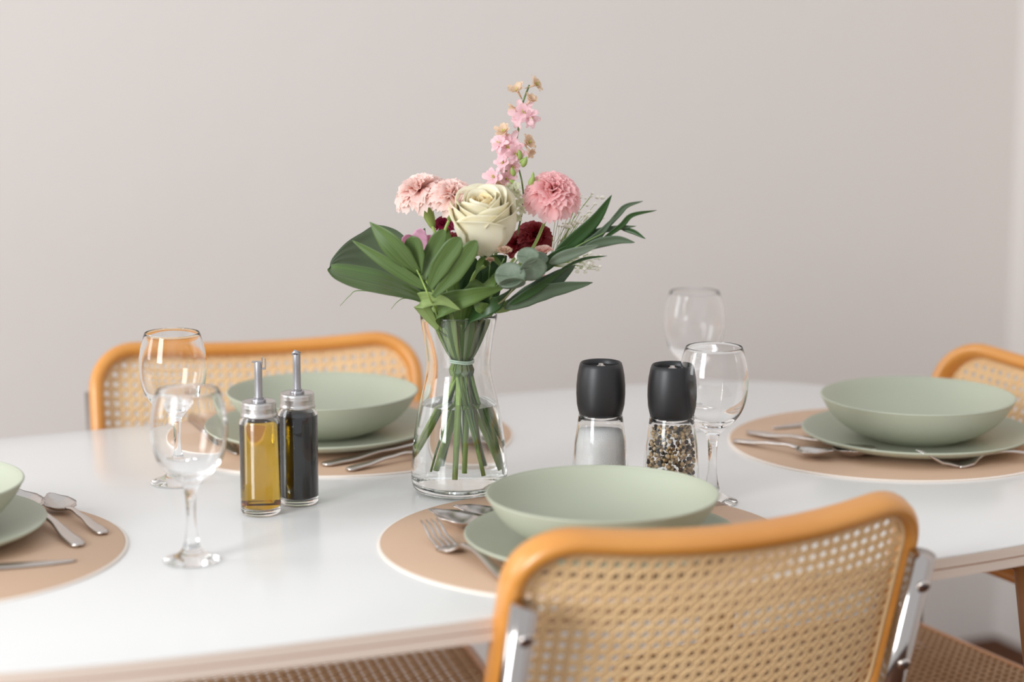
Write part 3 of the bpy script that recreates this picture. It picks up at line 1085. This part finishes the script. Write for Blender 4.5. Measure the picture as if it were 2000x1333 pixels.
lk = sprig('larkspur', 'tall pale pink larkspur spike rising highest in the bouquet', 'flower', 8)
LY = 2.30
s_pts = [P(955, 600, 2.31), P(968, 500, 2.32), P(970, 420, 2.315), P(975, 378, LY), P(985, 345, LY), P(1001, 300, LY), P(1013, 250, LY), P(1020, 205, LY), P(1034, 166, LY)]
add_stem(lk, 8, s_pts, .0022, 'stem_dark', .0009)
b2 = [P(1010, 460, 2.31), P(1022, 400, 2.30), P(1020, 360, LY), P(1014, 332, LY), P(1000, 300, LY), P(1022, 290, LY)]
obj('side_stem', tube(smooth_path(b2[:4], 6), .0010, 6), 'stem_dark', lk, base=lk.location)
fl_spec = [((1011, 178), (-.3, -.5, .8), .0110, 'lark2', .5), ((1044, 166), (.7, -.4, .5), .0100, 'lark2', .7), ((1036, 196), (.4, -.5, .7), .0085, 'lark2', .5),
           ((1006, 212), (-.7, -.4, -.3), .0080, 'lark2', .6), ((1023, 220), (.0, -.9, .3), .0125, 'lark', 1.0), ((1034, 232), (.5, -.7, -.2), .0100, 'lark', .9), ((1012, 234), (-.5, -.7, -.2), .0085, 'lark', .8),
           ((985, 258), (-.4, -.5, .7), .0110, 'lark2', .6), ((992, 288), (-.1, -.95, .2), .0155, 'lark', 1.0), ((978, 278), (-.6, -.6, .3), .0110, 'lark', 1.0), ((1006, 300), (.3, -.8, -.1), .0110, 'lark', .9),
           ((1030, 281), (.6, -.5, .5), .0110, 'lark2', .6), ((1035, 296), (.6, -.5, -.5), .0080, 'lark2', .6), ((984, 318), (-.5, -.6, .1), .0105, 'lark', .7), ((1000, 325), (.2, -.7, -.2), .0095, 'lark', .8),
           ((966, 346), (-.5, -.7, .2), .0120, 'lark', .7), ((988, 350), (.3, -.8, .3), .0115, 'lark', .8), ((975, 362), (0, -.8, -.1), .0085, 'lark2', .6)]
for i, (q, ax, R, m_, op) in enumerate(fl_spec):
    c = P(q[0], q[1], LY - .006 + .004 * math.sin(i * 2.4))
    R *= 1.22
    f = obj('floret', floret(c, ax, R, 6, m_, i + 20, True, op), m_, lk, base=lk.location)
    if R > .0105:
        z = Vector(ax).normalized()
        obj('floret_centre', merge(*[tube([c, c + z * .004 + Vector((random.uniform(-.002, .002), random.uniform(-.002, .002), random.uniform(-.002, .002)))], [.0005, .0004], 5) for _ in range(6)]), 'pollen', f, base=lk.location)
for q, ax, L, r in [((1016, 312), (-.1, -.2, .9), .011, .0030), ((1020, 326), (.35, -.2, .8), .012, .0034), ((1036, 364), (.25, -.3, .9), .013, .0036), ((1042, 362), (.7, -.2, .5), .011, .0026), ((1004, 344), (-.2, -.2, .7), .010, .0030), ((1008, 360), (-.6, -.3, .4), .009, .0028), ((1014, 318), (.6, -.2, .5), .009, .0016), ((1040, 350), (.1, -.2, .9), .008, .0018)]:
    obj('bud', bud(P(q[0], q[1], LY - .01), ax, L, r), 'bud', lk, base=lk.location)
obj('bud_stem', tube(smooth_path([P(1020, 400, 2.30), P(1033, 385, 2.295), P(1036, 362, 2.29)], 5), .0009, 6), 'stem_brown', lk, base=lk.location)
ss = []
for i, q in enumerate([(995, 365), (1005, 372), (1012, 378), (1000, 380), (990, 374), (1008, 364), (1016, 392), (1008, 398), (1004, 408), (1018, 410), (1012, 425)]):
    obj('pale_floret', floret(P(q[0], q[1], 2.285), (random.uniform(-.5, .5), -.8, random.uniform(-.3, .6)), .0062, 5, 'bud', 60 + i, False, .9), leafy('pale_green_floret_%d' % i, (222, 226, 190), (236, 236, 214), 4, .6, .3) if i == 0 else bpy.data.materials['pale_green_floret_0'], lk, base=lk.location)

# ---- lilac pink alstroemeria behind the fern leaf
al = sprig('alstroemeria', 'lilac pink flower half hidden behind the palm leaf', 'flower', 10)
ac = P(812, 505, 2.290)
for k, (tx, ty, w) in enumerate([(826, 448, .020), (845, 462, .015), (788, 462, .019), (770, 482, .017), (757, 497, .016), (830, 470, .014)]):
    tip_ = P(tx, ty, 2.272 + .004 * k)
    mid = ac.lerp(tip_, .55) + Vector((0, .008, .0))
    obj('petal', blade([ac, mid, tip_], w, Vector((0, 0, 1)).cross(tip_ - ac).normalized() + (tip_ - ac).cross(Vector((0, 1, 0))).normalized() * 2, 8, 8, .1, prof=lambda t: max(0.03, math.sin(PI * min(1, .12 + t * .88)) ** .45 if t < 1 else .25), wave=.08), 'alst', al, base=al.location, thick=.0003)
add_stem(al, 10, [P(885, 620, 2.31), P(840, 560, 2.31), ac], .0018)

# ---- palm leaf in front
fern = sprig('palm_leaf', 'hand shaped green palm leaf at the front left of the bouquet', 'leaf', 0, 'foliage in the vase')
FY = 2.225
rach = [P(868, 660, 2.30), P(853, 610, 2.275), P(838, 580, FY), P(826, 552, FY - .004), P(814, 527, FY - .004)]
obj('stem', tube(smooth_path([feet[0], BAND] + rach, 6), [.0017 - .0011 * k / 36 for k in range(37)], 8), 'stem', fern, base=fern.location)
sd_prof = lambda t: math.sin(PI * min(1, (.06 + .94 * t) ** .85)) ** .7 if t < 1 else .05
rd_prof = lambda t: (.25 + .75 * min(1, t / .45)) * (1 if t < .75 else math.sqrt(max(.02, 1 - ((t - .75) / .25) ** 2)))
br_prof = lambda t: min(1, .30 + 1.9 * t) * (1 if t < .55 else max(.02, 1 - ((t - .55) / .45) ** 1.7))
lf = [((818, 535), (772, 485), (722, 434), .0225, br_prof, .010, -.004), ((833, 563), (762, 518), (688, 470), .0140, sd_prof, .002, .006), ((820, 538), (812, 497), (805, 461), .0185, rd_prof, .004, -.006),
      ((826, 550), (842, 498), (867, 449), .0165, rd_prof, -.002, -.008), ((837, 568), (862, 516), (899, 464), .0195, rd_prof, .006, -.012), ((846, 580), (890, 530), (930, 470), .0180, rd_prof, .004, -.014)]
for (a_, m_, z_, w, pr_, d1, d2) in lf:
    A, B, D = P(a_[0], a_[1], FY), P(m_[0], m_[1], FY - d1), P(z_[0], z_[1], FY + d2)
    wd = (D - A).cross(Vector((0.15, 1, .25)))
    obj('leaflet', blade([A, B, D], w, wd, 8, 10, .18, prof=pr_), 'leaf_fern', fern, base=fern.location, thick=.0004)

# ---- broad leaf folded back in a loop
asp = sprig('broad_folded_leaf', 'broad glossy green leaf folded back in a loop on the left', 'leaf', 2, 'foliage in the vase')
pairs = [((846, 596, 2.275), (848, 588, 2.30)), ((800, 585, 2.245), (802, 557, 2.29)), ((740, 574, 2.225), (746, 529, 2.285)), ((690, 562, 2.222), (694, 518, 2.285)), ((655, 546, 2.232), (660, 515, 2.285)),
         ((641, 531, 2.252), (645, 516, 2.292)), ((641, 525, 2.272), (652, 500, 2.305)), ((655, 524, 2.298), (676, 474, 2.322)), ((688, 533, 2.318), (706, 455, 2.338)), ((730, 548, 2.328), (735, 440, 2.350)), ((775, 566, 2.332), (775, 450, 2.355)), ((820, 585, 2.325), (805, 478, 2.350))]
EA = smooth_path([P(*p[0]) for p in pairs], 5)
EB = smooth_path([P(*p[1]) for p in pairs], 5)


def asp_fn(u, v):
    i = int(round(v * (len(EA) - 1)))
    a, b_ = EA[i], EB[i]
    p = a.lerp(b_, u)
    return p + Vector((0, .0015, -.0025)) * math.sin(PI * u) + Vector((0, .0006, 0)) * math.sin(u * 26)


obj('leaf_blade', sheet(asp_fn, 20, len(EA) - 1), 'leaf_asp', asp, base=asp.location)
add_stem(asp, 2, [P(880, 640, 2.30), P(847, 594, 2.285)], .0022)

# ---- collar leaves, at the rim and down the neck
col_specs = [
    ('mid green leaf lying over the rim of the vase', 'leaf_mid', [(870, 640, 2.285), (860, 600, 2.262), (920, 578, 2.240), (985, 562, 2.245)], .022, (0, -.25, 1), 9),
    ('pale green leaf edge over the left of the rim', 'leaf_light', [(860, 650, 2.280), (822, 592, 2.258), (858, 584, 2.240), (900, 606, 2.240)], .017, (.2, -.6, 1), 0),
    ('green leaf with a ragged tip right of the palm leaf', 'leaf_mid', [(900, 640, 2.285), (915, 590, 2.258), (948, 560, 2.250), (968, 532, 2.262)], .030, (1, -.2, .6), 4),
    ('dark leaf along the right of the rim', 'leaf_dark', [(905, 650, 2.29), (930, 610, 2.262), (970, 590, 2.25), (1004, 560, 2.26)], .020, (.4, -.3, 1), 6),
    ('dark leaf deep in the middle of the bouquet', 'leaf_dark', [(905, 640, 2.30), (900, 590, 2.30), (915, 540, 2.30), (930, 505, 2.30)], .036, (1, 0, .1), 5),
    ('dark leaf under the white rose', 'leaf_dark', [(905, 640, 2.30), (935, 580, 2.305), (955, 530, 2.30), (990, 500, 2.30)], .038, (1, -.1, -.4), 11),
    ('dark leaf standing behind the folded leaf', 'leaf_dark', [(890, 640, 2.31), (840, 560, 2.345), (810, 490, 2.36), (830, 446, 2.37)], .028, (1, 0, .4), 2),
    ('narrow dark leaf between rose and palm leaf', 'leaf_mid', [(895, 640, 2.30), (885, 560, 2.285), (878, 490, 2.28), (872, 440, 2.295)], .014, (1, 0, 0), 4),
]
for lab, m_, pts, w, wd, ft in col_specs:
    t = sprig('leaf_sprig', lab, 'leaf', ft, 'foliage in the vase')
    pp_ = [P(*q) for q in pts]
    obj('leaf_blade', blade(pp_, w, wd, 8, 8, .2, wave=.05), m_, t, base=t.location, thick=.0004)
    obj('stem', tube(smooth_path([feet[ft], BAND, pp_[0].lerp(pp_[1], .1)], 6), .0013, 6), 'stem_dark', t, base=t.location)

# leaves wrapped as a cone inside the neck
cone = thing('wrapped_leaves', 'green leaves wrapped in a cone inside the neck of the vase', 'leaf', tuple(BAND), 0, 'foliage in the vase')
ctop = Vector((VX + .003, VY, .75 + .193))
for k, (a0, a1, m_, r_) in enumerate([(200, 262, 'leaf_light', .0365), (240, 300, 'leaf_mid', .0355), (278, 345, 'leaf_under', .0350), (322, 400, 'leaf_grey', .0340), (20, 110, 'leaf_under', .0345), (100, 215, 'leaf_mid', .0350), (262, 300, 'leaf_under', .0300)]):
    def fn(u, v, a0=a0, a1=a1, r_=r_, k=k):
        a = math.radians(a0 + (a1 - a0) * u)
        c = BAND.lerp(ctop, v)
        r = .0105 + (r_ - .0105) * (v ** .8)
        r -= .0022 * math.sin(PI * u)
        zt = c.z + .010 * v * math.sin(PI * u)
        return Vector((c.x + r * math.cos(a), c.y + r * math.sin(a), zt))
    obj('leaf_blade', sheet(fn, 8, 10), m_, cone, base=BAND, thick=.0004)
for k, (a0, m_) in enumerate([(215, 'leaf_light'), (250, 'leaf_mid'), (285, 'leaf_under'), (320, 'leaf_grey')]):
    def fn(u, v, a0=a0):
        a = math.radians(a0 - 24 + 48 * u)
        r = .0095 + .004 * v
        return Vector((BAND.x + r * math.cos(a), BAND.y + r * math.sin(a), BAND.z - .016 * v * (.6 + .4 * math.sin(PI * u))))
    obj('leaf_base', sheet(fn, 6, 4), m_, cone, base=BAND, thick=.0004)
obj('band', merge(*[tube([(BAND.x + .0122 * math.cos(2 * PI * k / 32), BAND.y + .0118 * math.sin(2 * PI * k / 32), BAND.z - .001 + dz + .0006 * math.sin(4 * PI * k / 32)) for k in range(32)], .0010, 8, closed=True) for dz in (-.0012, .0008)]), 'band', cone, base=BAND)

# ---- sprays on the right: long leaves
rus = sprig('long_leaf_sprig', 'dark green sprig with long pointed leaves reaching to the right', 'leaf', 9, 'foliage in the vase')
r_st = [P(960, 610, 2.28), P(1010, 560, 2.27), P(1070, 515, 2.26), P(1130, 480, 2.25), P(1180, 455, 2.245)]
add_stem(rus, 9, r_st, .0014, 'stem_dark', .0006)
RL = [([(1070, 518), (1110, 478), (1160, 432), (1195, 381)], .0150, 'leaf_dark', 2.25), ([(1166, 466), (1206, 420), (1224, 402), (1256, 393)], .0062, 'leaf_grey', 2.245), ([(1130, 482), (1166, 462), (1200, 424)], .0085, 'leaf_grey', 2.248),
      ([(1172, 471), (1213, 441), (1235, 420), (1283, 411)], .0058, 'leaf_dark', 2.24), ([(1134, 468), (1166, 452), (1206, 445), (1243, 442)], .0066, 'leaf_grey', 2.25), ([(1211, 446), (1238, 453), (1261, 467)], .0056, 'leaf_dark', 2.245),
      ([(1076, 508), (1120, 478), (1170, 456)], .0110, 'leaf_grey', 2.258), ([(1135, 488), (1170, 474), (1208, 468), (1240, 474)], .0110, 'leaf_grey', 2.24), ([(1072, 515), (1110, 497), (1172, 478)], .0130, 'euca', 2.236),
      ([(1095, 526), (1140, 506), (1186, 500)], .0034, 'leaf_dark', 2.25), ([(1050, 535), (1080, 505), (1110, 480)], .0130, 'leaf_dark', 2.25)]
for pts, w, m_, Y in RL:
    q = [P(a, b_, Y + .008 - .014 * k / (len(pts) - 1)) for k, (a, b_) in enumerate(pts)]
    obj('leaf_blade', blade(q, w, (q[-1] - q[0]).cross(Vector((0, 1, .3))), 6, 8, .25), m_, rus, base=rus.location, thick=.0004)

lo = sprig('drooping_leaf_sprig', 'grey green sprig with broad leaves low on the right', 'leaf', 8, 'foliage in the vase')
add_stem(lo, 8, [P(950, 620, 2.29), P(985, 600, 2.275), P(1010, 585, 2.27)], .0014, 'stem_dark')
for a_, b_, c_, w, m_, Y in [((985, 602), (1060, 560), (1124, 518), .0235, 'leaf_grey', 2.265), ((995, 596), (1050, 562), (1105, 524), .0100, 'leaf_dark', 2.250), ((985, 604), (1060, 570), (1158, 552), .0190, 'leaf_grey', 2.255), ((965, 610), (1000, 592), (1028, 585), .0130, 'leaf_light', 2.275), ((960, 600), (940, 600), (925, 590), .014, 'leaf_mid', 2.25)]:
    A, B, D = P(a_[0], a_[1], Y + .006), P(b_[0], b_[1], Y), P(c_[0], c_[1], Y)
    obj('leaf_blade', blade([A, B, D], w, (D - A).cross(Vector((0, 1, .45))), 8, 9, .22, wave=.05), m_, lo, base=lo.location, thick=.0004)

# ---- eucalyptus
eu = sprig('eucalyptus_sprig', 'eucalyptus sprig with rounded grey green leaves, front right', 'leaf', 6, 'foliage in the vase')
add_stem(eu, 6, [P(945, 620, 2.27), P(985, 585, 2.245), P(1010, 555, 2.235), P(1035, 530, 2.235), P(1040, 505, 2.24)], .0013, 'stem_brown', .0007)
for (q, r, ax, Y) in [((998, 540), .0160, (-.25, -.8, .5), 2.225), ((1000, 549), .0135, (0.1, -.6, -.8), 2.218), ((1040, 524), .0145, (.3, -.8, -.2), 2.228), ((1032, 502), .0115, (-.2, -.7, .6), 2.232), ((1056, 505), .0080, (.4, -.6, .5), 2.24)]:
    X, Y_, Z = frame_from(ax)
    c = P(q[0], q[1], Y)
    m_ = sheet(lambda u, v: c + (X * math.cos(2 * PI * u) * (1.0) + Y_ * math.sin(2 * PI * u) * (.86 + .08 * math.cos(2 * PI * u))) * r * v + Z * r * .22 * v * v, 24, 5)
    obj('leaf_blade', m_, 'euca', eu, base=eu.location, thick=.0004)

# ---- small buds
for i, (q, Y, r, m_, nm, lab, ft) in enumerate([((985, 497), 2.24, .0078, 'blush', 'spray_rose_bud', 'small blush rose bud under the white rose', 6), ((1013, 499), 2.245, .0045, 'white_bud', 'white_bud', 'tiny white bud right of the blush bud', 6),
                                       ((957, 513), 2.245, .0050, 'blush', 'blush_bud', 'tiny mauve bud left of the blush rose bud', 4), ((1062, 500), 2.29, .0105, 'carn', 'peach_spray_flower', 'small peach flower under the dark red carnation', 9), ((1056, 552), 2.30, .0080, 'carn2', 'pink_spray_flower', 'small pink flower low behind the right leaves', 9)]):
    t = sprig(nm, lab, 'flower', ft)
    c = P(q[0], q[1], Y)
    ax = Vector((0, -.25, .95)).normalized()
    if m_ == 'white_bud':
        obj('bud', bud(c - ax * r, ax, r * 2, r), 'white_bud', t, base=t.location)
    else:
        obj('petals', carnation_mesh(c - ax.normalized() * r * .5, ax, r * 1.5, (3, 4, 5, 5), 90 + i, .75, .05), m_, t, base=t.location, kind='stuff')
    add_stem(t, ft, [P(930 + 8 * i, 610, 2.30), c - ax.normalized() * r * .6], .0009, 'stem_dark')

# ---- gypsophila
gy = sprig('gypsophila_spray', 'cloud of tiny white gypsophila behind the right leaves', 'flower', 11)
hub = P(1075, 520, 2.33)
add_stem(gy, 11, [P(955, 610, 2.32), P(1010, 560, 2.33), hub], .0010, 'stem_dark', .0006)
rg = random.Random(21)
dots, tw = [], []
for k in range(150):
    if k < 118:
        q = (1128 + rg.gauss(0, 24), 440 + rg.gauss(0, 36))
    else:
        q = (1145 + rg.gauss(0, 20), 512 + rg.gauss(0, 10))
    if not (1085 < q[0] < 1180 and 378 < q[1] < 535):
        continue
    p = P(q[0], q[1], 2.335 + rg.uniform(-.02, .025))
    dots.append(ball(p, rg.uniform(.0014, .0029), 6, .8))
    mid = hub.lerp(p, rg.uniform(.45, .7)) + Vector((rg.uniform(-.004, .004), 0, rg.uniform(-.004, .004)))
    if k % 2 == 0:
        tw.append(tube([hub, mid, p], .00025, 4))
obj('tiny_flowers', merge(*dots), 'white_bud', gy, base=gy.location, kind='stuff')
obj('twigs', merge(*tw), 'bud', gy, base=gy.location, kind='stuff')

# ---- thin curling blades at the lower left
for i, (pts, ft) in enumerate([([(840, 600, 2.30), (760, 575, 2.33), (700, 568, 2.33), (683, 578, 2.33), (664, 598, 2.33)], 1), ([(860, 615, 2.30), (815, 588, 2.32), (790, 583, 2.32), (776, 590, 2.32), (764, 604, 2.32)], 5)]):
    t = sprig('grass_blade', ['thin curling grass blade tip lowest on the far left', 'thin curling grass blade tip just left of the vase rim'][i], 'leaf', ft, 'foliage in the vase')
    pp_ = smooth_path([feet[ft], BAND] + [P(*q) for q in pts], 6)
    n = len(pp_)
    obj('blade', tube(pp_, [.0012 * (1 - .8 * k / n) for k in range(n)], 6), 'stem_dark', t, base=t.location)
